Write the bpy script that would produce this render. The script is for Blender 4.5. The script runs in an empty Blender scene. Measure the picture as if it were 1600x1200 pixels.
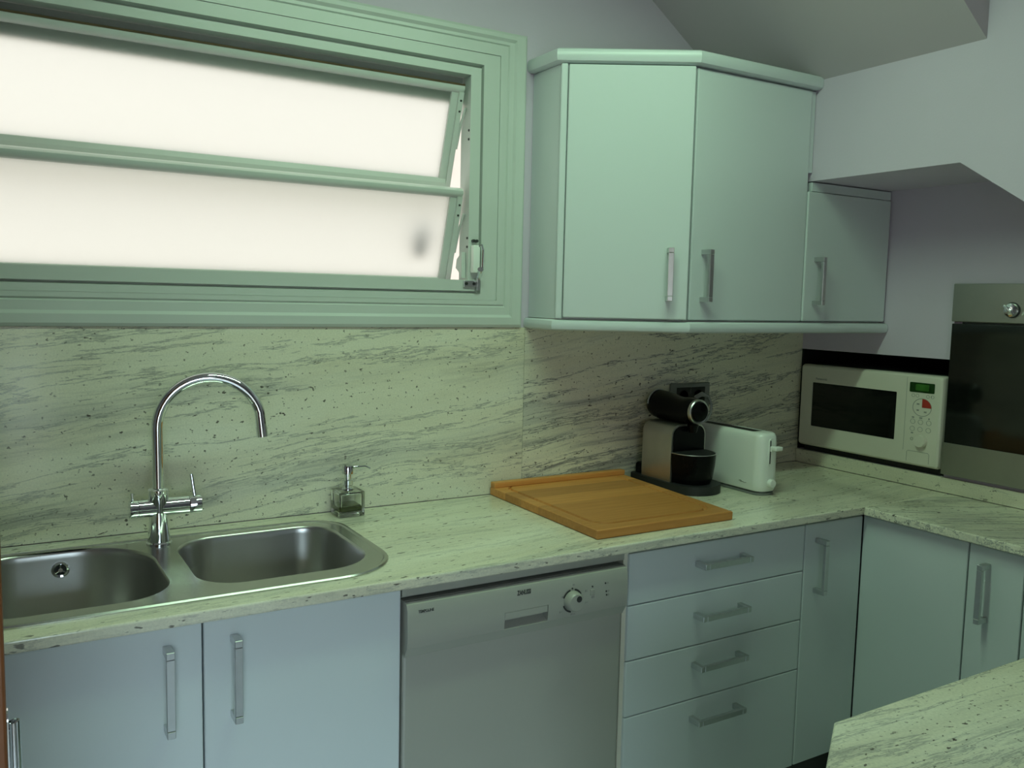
import bpy, bmesh, math, random
from mathutils import Vector, Matrix
random.seed(7)
scene = bpy.context.scene
C = bpy.context.collection
PI = math.pi

# ------------------------------------------------------------------ camera
def make_camera():
    loc = Vector((-0.3239, -2.2529, 1.4863)); yaw, pitch, roll, fpx = 0.5389, 0.0966, 0.0218, 1363.94
    f = Vector((math.sin(yaw)*math.cos(pitch), math.cos(yaw)*math.cos(pitch), -math.sin(pitch)))
    r0 = Vector((math.cos(yaw), -math.sin(yaw), 0)); u0 = r0.cross(f)
    r = math.cos(roll)*r0 + math.sin(roll)*u0; u = -math.sin(roll)*r0 + math.cos(roll)*u0
    cd = bpy.data.cameras.new('camera'); co = bpy.data.objects.new('camera', cd); C.objects.link(co)
    cd.sensor_width = 36; cd.lens = fpx*36/1600; cd.clip_start = 0.02
    m = Matrix((r, u, -f)).transposed().to_4x4(); m.translation = loc; co.matrix_world = m
    scene.camera = co
make_camera()

# ------------------------------------------------------------------ light, exposure
scene.view_settings.view_transform = 'Standard'; scene.view_settings.look = 'None'
scene.view_settings.gamma = 1; scene.view_settings.use_curve_mapping = False
scene.view_settings.exposure = 0.0
SKY = (1.0, 0.98, 0.94); SKY_STRENGTH = 1.9
LAMP_COLOR = (0.62, 1.0, 0.66); LAMP_POWER = 13.0
FILL_COLOR = (0.62, 0.86, 1.0); FILL_POWER = 18.0
w = bpy.data.worlds.new('sky'); scene.world = w; w.use_nodes = True
bg = w.node_tree.nodes['Background']; bg.inputs[0].default_value = (*SKY, 1); bg.inputs[1].default_value = SKY_STRENGTH
def area(name, loc, rot, sx, sy, power, col):
    l = bpy.data.lights.new(name, 'AREA'); l.shape = 'RECTANGLE'; l.size = sx; l.size_y = sy; l.energy = power; l.color = col
    o = bpy.data.objects.new(name, l); C.objects.link(o); o.location = loc; o.rotation_euler = rot
    return o
# added bluish fill, set at an invented glazed door behind the camera
gl = area('rear_fill_light', (-0.75, -4.08, 1.20), (math.radians(56), 0, math.radians(-9)), 1.4, 1.2, FILL_POWER, FILL_COLOR)
gl.data.spread = math.radians(70)                    # narrowed to keep the added fill on the floor and low doors

# ------------------------------------------------------------------ helpers
ORG = {}
def empty(name, loc, label=None, cat=None, group=None):
    o = bpy.data.objects.new(name, None); C.objects.link(o); o.location = loc; o.empty_display_size = .05
    ORG[o.name] = Vector(loc)
    tag(o, label, cat, group); return o
def tag(o, label=None, cat=None, group=None, kind=None):
    if label: o['label'] = label
    if cat: o['category'] = cat
    if group: o['group'] = group
    if kind: o['kind'] = kind
    return o
def obj(name, bm, m, parent=None, smooth=False, label=None, recalc=True):
    if recalc: bmesh.ops.recalc_face_normals(bm, faces=bm.faces[:])
    off = ORG[parent.name] if parent else Vector((0, 0, 0))
    if off.length: bmesh.ops.translate(bm, verts=bm.verts[:], vec=-off)
    me = bpy.data.meshes.new(name); bm.to_mesh(me); bm.free()
    o = bpy.data.objects.new(name, me); C.objects.link(o)
    if m: me.materials.append(m)
    if smooth:
        for p in me.polygons: p.use_smooth = True
        ang = math.radians(35 if smooth is True else smooth)
        me.update()
        b2 = bmesh.new(); b2.from_mesh(me)
        for e in b2.edges:
            if len(e.link_faces) == 2 and e.calc_face_angle(0) > ang: e.smooth = False
        b2.to_mesh(me); b2.free()
    if parent: o.parent = parent
    ORG[o.name] = off
    if label: o['label'] = label
    return o
def struct(name, bm, m, smooth=False):
    o = obj(name, bm, m, None, smooth); o['kind'] = 'structure'; return o
def box(bm, x0, x1, y0, y1, z0, z1, bev=0, seg=2):
    b = bm if not bev else bmesh.new()
    v = [b.verts.new((x, y, z)) for x in (x0, x1) for y in (y0, y1) for z in (z0, z1)]
    for q in ((0,1,3,2),(4,6,7,5),(0,4,5,1),(2,3,7,6),(0,2,6,4),(1,5,7,3)): b.faces.new([v[i] for i in q])
    if bev:
        bmesh.ops.recalc_face_normals(b, faces=b.faces[:])
        bmesh.ops.bevel(b, geom=b.edges[:], offset=bev, segments=seg, profile=.5, affect='EDGES')
        merge(bm, b)
    return bm
def merge(bm, b, mtx=None):
    if mtx is not None: bmesh.ops.transform(b, matrix=mtx, verts=b.verts[:])
    me = bpy.data.meshes.new('tmp'); b.to_mesh(me); b.free(); bm.from_mesh(me); bpy.data.meshes.remove(me)
def B(*a, **k): return box(bmesh.new(), *a, **k)
def loft(bm, loops, closed=True, cap0=True, cap1=True):
    vs = [[bm.verts.new(p) for p in L] for L in loops]
    n = len(vs[0])
    for a, b in zip(vs, vs[1:]):
        for i in range(n if closed else n-1):
            bm.faces.new((a[i], a[(i+1) % n], b[(i+1) % n], b[i]))
    if cap0: bm.faces.new(vs[0])
    if cap1: bm.faces.new(list(reversed(vs[-1])))
    return vs
def frame_of(d):
    d = d.normalized(); a = Vector((0, 0, 1)) if abs(d.z) < .9 else Vector((1, 0, 0))
    s = d.cross(a).normalized(); return s, d.cross(s).normalized()
def cyl(bm, p0, p1, r0, r1=None, n=24):
    r1 = r0 if r1 is None else r1
    p0, p1 = Vector(p0), Vector(p1); s, t = frame_of(p1-p0)
    loft(bm, [[p + (s*math.cos(a) + t*math.sin(a))*r for a in [2*PI*i/n for i in range(n)]] for p, r in ((p0, r0), (p1, r1))])
    return bm
def revolve(bm, p0, d, prof, n=32):
    """prof: list of (radius, distance along d)"""
    p0, d = Vector(p0), Vector(d).normalized(); s, t = frame_of(d)
    loft(bm, [[p0 + d*h + (s*math.cos(a) + t*math.sin(a))*max(r, 1e-4) for a in [2*PI*i/n for i in range(n)]] for r, h in prof])
    return bm
def tube(bm, pts, r, n=16):
    pts = [Vector(p) for p in pts]; loops = []
    s = None
    for i, p in enumerate(pts):
        d = (pts[min(i+1, len(pts)-1)] - pts[max(i-1, 0)]).normalized()
        if s is None: s, t = frame_of(d)
        else: s = (s - d*s.dot(d)).normalized(); t = d.cross(s)
        rr = r[i] if isinstance(r, (list, tuple)) else r
        loops.append([p + (s*math.cos(a) + t*math.sin(a))*rr for a in [2*PI*k/n for k in range(n)]])
    loft(bm, loops); return bm
def prism(bm, poly, axis, lo, hi):
    """poly of 2-D points in the two remaining axes (in xyz order), extruded along axis"""
    def P(a, b, c): return {'x': (c, a, b), 'y': (a, c, b), 'z': (a, b, c)}[axis]
    loft(bm, [[P(a, b, lo) for a, b in poly], [P(a, b, hi) for a, b in poly]]); return bm
def rrect(x0, x1, y0, y1, r, n=8):
    r = r if isinstance(r, (list, tuple)) else [r]*4       # corners: x1y1, x0y1, x0y0, x1y0
    out = []
    for (cx, cy, sx, sy, a0), q in zip(((x1, y1, -1, -1, 0), (x0, y1, 1, -1, 90), (x0, y0, 1, 1, 180), (x1, y0, -1, 1, 270)), r):
        for i in range(n+1):
            a = math.radians(a0 + 90*i/n); out.append((cx + sx*q + q*math.cos(a), cy + sy*q + q*math.sin(a)))
    return out
def plate_with_holes(bm, outer, holes, z):
    """flat face at height z between closed loops; returns vertex loops"""
    loops = []; edges = []
    for L in [outer] + holes:
        vs = [bm.verts.new((x, y, z)) for x, y in L]; loops.append(vs)
        edges += [bm.edges.new((vs[i], vs[(i+1) % len(vs)])) for i in range(len(vs))]
    bmesh.ops.triangle_fill(bm, use_beauty=True, use_dissolve=False, edges=edges)
    return loops
def bridge(bm, a, b):
    n = len(a)
    for i in range(n): bm.faces.new((a[i], a[(i+1) % n], b[(i+1) % n], b[i]))
def slab(bm, outer, holes, z0, z1):
    t = plate_with_holes(bm, outer, holes, z1); b = plate_with_holes(bm, outer, holes, z0)
    for p, q in zip(t, b): bridge(bm, p, q)
    return bm
def text_mesh(bm, s, size, mtx, width=None, bold=0.0, shear=0.0):
    cu = bpy.data.curves.new('lettering', 'FONT'); cu.body = s; cu.size = size; cu.align_x = 'CENTER'; cu.align_y = 'CENTER'
    cu.offset = bold; cu.shear = shear; cu.extrude = 0.0002; cu.resolution_u = 3
    o = bpy.data.objects.new('lettering', cu); C.objects.link(o)
    bpy.context.view_layer.update()
    me = bpy.data.meshes.new_from_object(o.evaluated_get(bpy.context.evaluated_depsgraph_get()))
    b = bmesh.new(); b.from_mesh(me); bpy.data.objects.remove(o); bpy.data.meshes.remove(me); bpy.data.curves.remove(cu)
    if width:
        xs = [v.co.x for v in b.verts]; k = width/(max(xs)-min(xs)); bmesh.ops.scale(b, vec=(k, 1, 1), verts=b.verts[:])
    merge(bm, b, mtx); return bm

# ------------------------------------------------------------------ materials
def mat(name, col, rough=.5, metal=0, spec=.5, bump=None, coat=0, noise=None, trans=0, emit=None):
    m = bpy.data.materials.new(name); m.use_nodes = True; nt = m.node_tree; b = nt.nodes['Principled BSDF']
    b.inputs['Base Color'].default_value = (*col, 1); b.inputs['Roughness'].default_value = rough
    b.inputs['Metallic'].default_value = metal; b.inputs['Specular IOR Level'].default_value = spec
    b.inputs['Coat Weight'].default_value = coat; b.inputs['Transmission Weight'].default_value = trans
    if emit: b.inputs['Emission Color'].default_value = (*emit[0], 1); b.inputs['Emission Strength'].default_value = emit[1]
    tc = nt.nodes.new('ShaderNodeTexCoord')
    if noise:   # (scale, amount): subtle value variation of the thing's own colour
        n = nt.nodes.new('ShaderNodeTexNoise'); n.inputs['Scale'].default_value = noise[0]; n.inputs['Detail'].default_value = 4
        nt.links.new(tc.outputs['Object'], n.inputs['Vector'])
        r = nt.nodes.new('ShaderNodeValToRGB'); k = noise[1]
        r.color_ramp.elements[0].position = .3; r.color_ramp.elements[1].position = .7
        r.color_ramp.elements[0].color = (*[c*(1-k) for c in col], 1); r.color_ramp.elements[1].color = (*[min(1, c*(1+k)) for c in col], 1)
        nt.links.new(n.outputs['Fac'], r.inputs['Fac']); nt.links.new(r.outputs['Color'], b.inputs['Base Color'])
    if bump:    # (scale, strength)
        n = nt.nodes.new('ShaderNodeTexNoise'); n.inputs['Scale'].default_value = bump[0]; n.inputs['Detail'].default_value = 3
        nt.links.new(tc.outputs['Object'], n.inputs['Vector'])
        bp = nt.nodes.new('ShaderNodeBump'); bp.inputs['Strength'].default_value = bump[1]; bp.inputs['Distance'].default_value = .002
        nt.links.new(n.outputs['Fac'], bp.inputs['Height']); nt.links.new(bp.outputs['Normal'], b.inputs['Normal'])
    return m
def granite(name, rot, rough=.16, seed=0.0, speck=1.0, vein=1.0, dash=.75, fleck=1.0):
    """cream granite: grey veins streaming along local x after rotation, dark garnet specks"""
    m = bpy.data.materials.new(name); m.use_nodes = True; nt = m.node_tree; N = nt.nodes; Lk = nt.links.new
    b = N['Principled BSDF']; b.inputs['Roughness'].default_value = rough; b.inputs['Specular IOR Level'].default_value = .5
    tc = N.new('ShaderNodeTexCoord'); mp = N.new('ShaderNodeMapping'); mp.inputs['Rotation'].default_value = rot
    mp.inputs['Location'].default_value = (seed, seed*.7, seed*1.3); Lk(tc.outputs['Object'], mp.inputs['Vector'])
    def noise(scl, scale, detail=6, rgh=.6, dist=0, src=None):
        q = N.new('ShaderNodeMapping'); q.inputs['Scale'].default_value = scl; Lk((src or mp.outputs[0]), q.inputs['Vector'])
        n = N.new('ShaderNodeTexNoise'); n.inputs['Scale'].default_value = scale; n.inputs['Detail'].default_value = detail
        n.inputs['Roughness'].default_value = rgh; n.inputs['Distortion'].default_value = dist; Lk(q.outputs[0], n.inputs['Vector']); return n
    def ramp(src, stops):
        r = N.new('ShaderNodeValToRGB'); e = r.color_ramp.elements
        while len(e) < len(stops): e.new(.5)
        for k, (p, c) in zip(e, stops): k.position = p; k.color = (*c, 1) if isinstance(c, tuple) else (c, c, c, 1)
        Lk(src, r.inputs[0]); return r.outputs[0]
    def mul(a, c):
        x = N.new('ShaderNodeMath'); x.operation = 'MULTIPLY'
        for i, s in enumerate((a, c)):
            if isinstance(s, (int, float)): x.inputs[i].default_value = s
            else: Lk(s, x.inputs[i])
        return x.outputs[0]
    def mixc(f, a, c):
        x = N.new('ShaderNodeMix'); x.data_type = 'RGBA'
        Lk(f, x.inputs[0])
        for i, s in ((6, a), (7, c)):
            if isinstance(s, tuple): x.inputs[i].default_value = (*s, 1)
            else: Lk(s, x.inputs[i])
        return x.outputs[2]
    # slow warp so that the veins wander
    wn = noise((1, 1.6, 1.6), 2.2, 2, .5); sub = N.new('ShaderNodeVectorMath'); sub.operation = 'SCALE'; sub.inputs[3].default_value = .07
    Lk(wn.outputs['Color'], sub.inputs[0]); ad = N.new('ShaderNodeVectorMath'); Lk(mp.outputs[0], ad.inputs[0]); Lk(sub.outputs[0], ad.inputs[1])
    W = ad.outputs[0]
    base = ramp(noise((.5, 2.5, 2.5), 3.0, 5, .6, 0, W).outputs['Fac'], [(.3, (.74, .70, .53)), (.5, (.83, .80, .63)), (.7, (.88, .865, .71))])
    band = ramp(noise((.22, 2.3, 2.3), 2.4, 4, .55, 0, W).outputs['Fac'], [(.44, .08), (.62, 1.0)])
    cloud = ramp(noise((.30, 4.2, 4.2), 2.6, 8, .66, 0, W).outputs['Fac'], [(.47, 0.0), (.66, .8)])
    col = mixc(mul(mul(cloud, band), .85*vein), base, (.42, .43, .42))
    v2 = ramp(noise((.40, 13, 13), 3.2, 9, .74, .1, W).outputs['Fac'], [(.40, .9), (.465, 0.0), (.56, 0.0), (.63, .6)])
    col = mixc(mul(mul(v2, band), .6*vein), col, (.27, .27, .255))
    vn = noise((.20, 2.6, 2.6), 2.8, 10, .72, .1, W).outputs['Fac']
    v1 = ramp(vn, [(.487, 0.0), (.499, .9), (.501, .9), (.513, 0.0)])
    col = mixc(mul(v1, .7*vein), col, (.23, .23, .225))
    mask = ramp(noise((.5, 3, 3), 3.0, 3, .6, 0, W).outputs['Fac'], [(.36, .35), (.58, 1.0)])
    dots = ramp(noise((dash, 1.15, 1.15), 85*fleck, 2, .5).outputs['Fac'], [(.645, 0.0), (.685, 1.0)])
    col = mixc(mul(mul(dots, mask), .85*speck), col, (.06, .045, .04))
    dots2 = ramp(noise((.55*dash, 1.2, 1.2), 46*fleck, 3, .6, .4).outputs['Fac'], [(.685, 0.0), (.715, 1.0)])
    col = mixc(mul(mul(dots2, mask), .95*speck), col, (.05, .032, .03))
    fine = ramp(noise((1, 1, 1), 240, 2, .5).outputs['Fac'], [(.3, .88), (.7, 1.0)])
    x = N.new('ShaderNodeMix'); x.data_type = 'RGBA'; x.blend_type = 'MULTIPLY'; x.inputs[0].default_value = 1; Lk(col, x.inputs[6]); Lk(fine, x.inputs[7])
    Lk(x.outputs[2], b.inputs['Base Color']); return m
def wood(name, c0, c1, axis_scale, rough=.5, bands=None):
    m = bpy.data.materials.new(name); m.use_nodes = True; nt = m.node_tree; N = nt.nodes; Lk = nt.links.new
    b = N['Principled BSDF']; b.inputs['Roughness'].default_value = rough
    tc = N.new('ShaderNodeTexCoord'); mp = N.new('ShaderNodeMapping'); mp.inputs['Scale'].default_value = axis_scale; Lk(tc.outputs['Object'], mp.inputs[0])
    n = N.new('ShaderNodeTexNoise'); n.inputs['Scale'].default_value = 6; n.inputs['Detail'].default_value = 6; n.inputs['Roughness'].default_value = .6; Lk(mp.outputs[0], n.inputs['Vector'])
    r = N.new('ShaderNodeValToRGB'); r.color_ramp.elements[0].position = .3; r.color_ramp.elements[1].position = .7
    r.color_ramp.elements[0].color = (*c0, 1); r.color_ramp.elements[1].color = (*c1, 1); Lk(n.outputs['Fac'], r.inputs[0]); out = r.outputs[0]
    if bands:   # glued staves of differing tone across local y
        sp = N.new('ShaderNodeSeparateXYZ'); Lk(tc.outputs['Object'], sp.inputs[0])
        q = N.new('ShaderNodeMath'); q.operation = 'MULTIPLY'; q.inputs[1].default_value = bands; Lk(sp.outputs[1], q.inputs[0])
        fl = N.new('ShaderNodeMath'); fl.operation = 'FLOOR'; Lk(q.outputs[0], fl.inputs[0])
        wn = N.new('ShaderNodeTexWhiteNoise'); wn.noise_dimensions = '1D'; Lk(fl.outputs[0], wn.inputs['W'])
        rr = N.new('ShaderNodeValToRGB'); rr.color_ramp.elements[0].color = (.62, .60, .56, 1); rr.color_ramp.elements[1].color = (1, 1, 1, 1); Lk(wn.outputs['Value'], rr.inputs[0])
        x = N.new('ShaderNodeMix'); x.data_type = 'RGBA'; x.blend_type = 'MULTIPLY'; x.inputs[0].default_value = 1; Lk(out, x.inputs[6]); Lk(rr.outputs[0], x.inputs[7]); out = x.outputs[2]
    Lk(out, b.inputs['Base Color']); return m
def frosted(name):
    m = bpy.data.materials.new(name); m.use_nodes = True; nt = m.node_tree; N = nt.nodes; Lk = nt.links.new
    N.remove(N['Principled BSDF']); out = N['Material Output']
    t = N.new('ShaderNodeBsdfTranslucent'); t.inputs[0].default_value = (.86, .88, .86, 1)
    g = N.new('ShaderNodeBsdfGlossy'); g.inputs[1].default_value = .45
    mx = N.new('ShaderNodeMixShader'); mx.inputs[0].default_value = .05
    Lk(t.outputs[0], mx.inputs[1]); Lk(g.outputs[0], mx.inputs[2]); Lk(mx.outputs[0], out.inputs[0]); return m
M = {}
M['lavender'] = mat('lavender_paint', (.62, .54, .645), .8, bump=(160, .15), noise=(3, .02))
M['far_wall'] = mat('darkened_wall_paint', (.34, .30, .34), .8, noise=(3, .02))  # unseen walls: paint darkened to cut bounce light into the kitchen
M['ceiling'] = mat('ceiling_paint', (.56, .51, .53), .85, bump=(160, .15))
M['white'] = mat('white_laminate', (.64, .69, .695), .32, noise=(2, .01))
M['carcass'] = mat('white_board', (.72, .72, .70), .5, noise=(3, .02))
M['alu'] = mat('white_lacquered_aluminium', (.58, .62, .58), .35, noise=(4, .02))
M['alu_in'] = mat('grey_window_track', (.42, .44, .42), .5, noise=(5, .05))
M['seal'] = mat('brown_rubber_seal', (.10, .065, .03), .8, noise=(30, .2))
M['glass'] = frosted('frosted_glass')
M['steel'] = mat('brushed_steel', (.55, .54, .52), .30, 1, bump=(400, .04), noise=(20, .03))
M['deck'] = mat('satin_steel', (.60, .60, .57), .22, 1, bump=(300, .02), noise=(20, .03))
M['chrome'] = mat('chrome', (.78, .80, .82), .06, 1, noise=(9, .01))
M['handle'] = mat('satin_nickel', (.60, .61, .61), .34, 1, noise=(50, .03))
M['black'] = mat('black_gloss_plastic', (.003, .003, .004), .25, spec=.12, noise=(20, .1))
M['matblack'] = mat('black_matte', (.012, .012, .013), .6, noise=(20, .1))
M['dark'] = mat('charcoal_plastic', (.016, .017, .018), .5, noise=(20, .1))
M['granite_splash'] = granite('granite_backsplash', (0, math.radians(6), 0), .14, 0.0, vein=1.1, dash=.95)
M['granite_splash_grey_shade'] = granite('granite_backsplash_grey_shade', (0, math.radians(8), 0), .14, 1.9, vein=1.6, dash=.95)  # greyer veins, strengthened further to deepen the shade under the wall cabinets
M['granite_top'] = granite('granite_worktop', (0, 0, math.radians(-7)), .16, 3.1, vein=.6, dash=.4)
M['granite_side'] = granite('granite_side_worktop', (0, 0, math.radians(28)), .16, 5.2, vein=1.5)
M['granite_pen'] = granite('granite_peninsula', (0, 0, math.radians(5)), .18, 8.4, vein=1.0, dash=.8, fleck=1.5)
M['granite_upstand'] = granite('granite_upstand', (0, 0, math.radians(90)), .16, 2.2, vein=.6)
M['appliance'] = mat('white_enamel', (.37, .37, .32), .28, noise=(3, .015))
M['cream'] = mat('cream_plastic', (.74, .71, .60), .4, noise=(6, .02))
M['ink'] = mat('dark_print', (.03, .03, .03), .5, noise=(20, .1))
M['inkgrey'] = mat('grey_print', (.30, .30, .27), .5, noise=(20, .1))
M['red'] = mat('red_print', (.42, .035, .02), .5, noise=(20, .1))
M['lcd'] = mat('green_lcd', (.015, .05, .012), .2, noise=(30, .2))
M['lcd2'] = mat('green_lcd_window', (.04, .15, .02), .3, noise=(30, .2))
M['board'] = wood('beech_board', (.66, .27, .06), (.82, .38, .105), (.9, 14, 14), .5, bands=11)
M['brown'] = wood('varnished_brown_door', (.14, .045, .010), (.22, .075, .02), (18, 18, .7), .4)
M['ovensteel'] = mat('oven_steel', (.40, .40, .36), .38, 1, bump=(300, .03), noise=(12, .04))
M['ovenglass'] = mat('black_oven_glass', (.006, .007, .006), .08, noise=(5, .1))
M['silver'] = mat('silver_paint', (.50, .48, .43), .32, .9, noise=(30, .04))
M['toaster'] = mat('white_toaster_plastic', (.84, .87, .82), .25, noise=(6, .01))
M['grey'] = mat('grey_plastic', (.20, .21, .20), .5, noise=(20, .05))
M['clear'] = mat('clear_glass', (.97, .99, .97), .02, trans=1)
M['soap'] = mat('olive_soap', (.10, .12, .025), .1, trans=.35, noise=(20, .05))
M['plinth'] = mat('dark_plinth', (.05, .05, .05), .5, noise=(10, .1))
M['tile'] = mat('floor_tile', (.50, .52, .53), .4, noise=(6, .08))
M['diffuser'] = mat('lamp_diffuser', (.9, .95, .9), .5, emit=(LAMP_COLOR, 2.0))
M['stucco'] = mat('peach_stucco', (.70, .65, .58), .9, noise=(4, .08))

# ------------------------------------------------------------------ room shell
XW, XB, ZC = 2.291, 1.90, 2.62                       # right wall, bulkhead face, ceiling
struct('floor', B(-2.0, 2.9, -4.3, .1, -.05, 0), M['tile'])
struct('ceiling', B(-2.0, 2.9, -4.3, .1, ZC, ZC+.05), M['ceiling'])
WX0, WX1, WZ0, WZ1 = -.72, 1.047, 1.403, 2.250       # window casing outline
bm = bmesh.new()
for a in ((-2.0, WX0+.10, .008, .09, 0, ZC), (WX1-.10, 2.80, .008, .09, 0, ZC), (WX0+.10, WX1-.10, .008, .09, 0, WZ0+.08), (WX0+.10, WX1-.10, .008, .09, WZ1-.08, ZC)): box(bm, *a)
wall_back = struct('wall_back', bm, M['lavender'])
for a, b, gm in ((-1.94, 1.0645, 'granite_splash'), (1.0655, XW-.001, 'granite_splash_grey_shade')):
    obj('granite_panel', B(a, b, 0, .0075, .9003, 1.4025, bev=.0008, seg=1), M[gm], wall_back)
NZ0, NZ1, NY = .949, 1.326, -.594                    # microwave niche
OY0, OY1, OZ0, OZ1 = -1.192, -.597, .962, 1.565      # oven front
bm = bmesh.new()
for a in ((XW, XW+.08, NY, .008, 0, NZ0), (XW, XW+.08, NY, .008, NZ1, ZC), (XW, XW+.08, OY0+.015, NY, 0, OZ0+.01), (XW, XW+.08, OY0+.015, NY, OZ1-.01, ZC), (XW, XW+.08, -4.3, OY0+.015, 0, ZC)): box(bm, *a)
wall_right = struct('wall_right', bm, M['lavender'])
bm = bmesh.new()                                      # niche lining: an open dark box
for a in ((XW+.01, XW+.46, NY+.001, .007, NZ1, NZ1+.01), (XW+.081, XW+.46, NY+.001, .007, NZ0-.02, NZ0), (XW+.46, XW+.47, NY, .007, NZ0-.02, NZ1+.01), (XW+.002, XW+.46, NY-.002, NY+.006, NZ0+.001, NZ1), (XW+.002, XW+.46, -.004, .0075, NZ0+.001, NZ1)): box(bm, *a)
obj('niche_lining', bm, M['matblack'], wall_right, label='black lining of the microwave niche')
obj('granite_upstand', B(XW-.010, XW-.0005, -1.47, -.001, .9005, NZ0, bev=.001, seg=1), M['granite_upstand'], wall_right)
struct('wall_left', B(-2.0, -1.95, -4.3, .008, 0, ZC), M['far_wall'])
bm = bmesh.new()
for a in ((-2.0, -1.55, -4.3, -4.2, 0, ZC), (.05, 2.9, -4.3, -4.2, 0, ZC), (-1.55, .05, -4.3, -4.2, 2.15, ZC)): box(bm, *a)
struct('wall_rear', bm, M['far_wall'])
bm = bmesh.new()
for a in ((-1.55, -1.49, -4.27, -4.21, 0, 2.15), (-.01, .05, -4.27, -4.21, 0, 2.15), (-.78, -.72, -4.27, -4.21, 0, 2.15), (-1.55, .05, -4.27, -4.21, 2.09, 2.15), (-1.55, .05, -4.27, -4.21, 0, .06)): box(bm, *a)
gd = struct('added_door', bm, M['alu'])  # invented glazed door, out of view, added to go with the fill light
for a, b in ((-1.489, -.781), (-.719, -.011)): obj('pane', B(a, b, -4.245, -4.24, .061, 2.089), M['glass'], gd)
# bulkhead under the stairs: hangs in front of the right wall, its underside level, then falling towards the room
bm = bmesh.new()
prism(bm, [(.008, 1.876), (-.826, 1.874), (-1.90, 1.164), (-1.90, ZC), (.008, ZC)], 'x', XB, XW+.001)
struct('wall_bulkhead', bm, M['lavender'])
bm = bmesh.new()
SLX = 1.28
prism(bm, [(XB+.02, 2.180-.0138), (SLX, 2.180+.69*(XB-SLX)), (SLX, ZC+.01), (XB+.02, ZC+.01)], 'y', -.876, .008)
struct('ceiling_slope', bm, M['ceiling'])
# wooden door leaf standing open at the edge of the view
dl = empty('door_1', (-.7, -1.30, 0)); dl['kind'] = 'structure'
obj('leaf', B(-1.10, -.3225, -1.32, -1.28, .01, 2.05, bev=.003), M['brown'], dl)
bm = bmesh.new(); prism(bm, rrect(-1.311, -1.289, .90, 1.076, .008, 5), 'x', -.3224, -.3212); obj('latch_plate', bm, M['chrome'], dl)
bm = bmesh.new(); tube(bm, [(-.3212, -1.30, 1.055), (-.3165, -1.30, 1.063), (-.3165, -1.30, 1.02), (-.3165, -1.30, .985), (-.3212, -1.30, .975)], [.004, .0055, .006, .0055, .004], 12); obj('latch_bolt', bm, M['chrome'], dl, True)
for s in (-1, 1):
    bm = bmesh.new(); yy = -1.30 + s*.0205
    cyl(bm, (-.40, yy, 1.02), (-.40, yy+s*.045, 1.02), .010); cyl(bm, (-.40, yy+s*.045, 1.02), (-.52, yy+s*.045, 1.02), .009); cyl(bm, (-.40, yy, 1.02), (-.40, yy+s*.006, 1.02), .025)
    obj('lever_handle', bm, M['chrome'], dl, True)

# ------------------------------------------------------------------ window over the sink
win = empty('window_1', (.16, .05, WZ0)); win['kind'] = 'structure'
def ring_piece(loops, side):
    """loops: (left x, right x, bottom z, top z, y) from outside in; one mitred side"""
    bm = bmesh.new(); rows = []
    for l, r, b, t, y in loops:
        p = {'bottom': ((l, b), (r, b)), 'top': ((r, t), (l, t)), 'right': ((r, b), (r, t)), 'left': ((l, t), (l, b))}[side]
        rows.append([bm.verts.new((q[0], y, q[1])) for q in p])
    for a, b in zip(rows, rows[1:]): bm.faces.new((a[0], a[1], b[1], b[0]))
    return bm
def mirror_l(r): return WX0 + (WX1 - r)
casing = [(r, b, t, y) for r, b, t, y in ((1.047, 1.403, 2.250, .008), (1.047, 1.403, 2.250, -.005), (1.041, 1.411, 2.243, -.009), (1.012, 1.432, 2.232, -.010), (1.006, 1.440, 2.224, -.004), (.990, 1.462, 2.216, -.004), (.987, 1.466, 2.213, -.000), (.984, 1.470, 2.211, -.004), (.961, 1.482, 2.182, -.004), (.961, 1.482, 2.182, .030))]
inner = [(r, b, t, y) for r, b, t, y in ((.9605, 1.4825, 2.1815, .030), (.9605, 1.4825, 2.1815, -.001), (.908, 1.500, 2.150, -.001), (.906, 1.503, 2.147, .018), (.902, 1.508, 2.140, .018), (.902, 1.508, 2.140, .004), (.869, 1.5395, 2.118, .004), (.869, 1.5395, 2.118, .062))]
for nm, prof in (('casing', casing), ('track_frame', inner)):
    L = [(mirror_l(r), r, b, t, y) for r, b, t, y in prof]
    for s in ('bottom', 'right', 'top', 'left'): obj(nm, ring_piece(L, s), M['alu'], win, recalc=False)
FX0, FX1 = mirror_l(.869), .869
obj('head_plate', B(FX0+.002, FX1-.002, .050, .056, 2.045, 2.117), M['alu_in'], win, label='grey plate above the upper sash')
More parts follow.
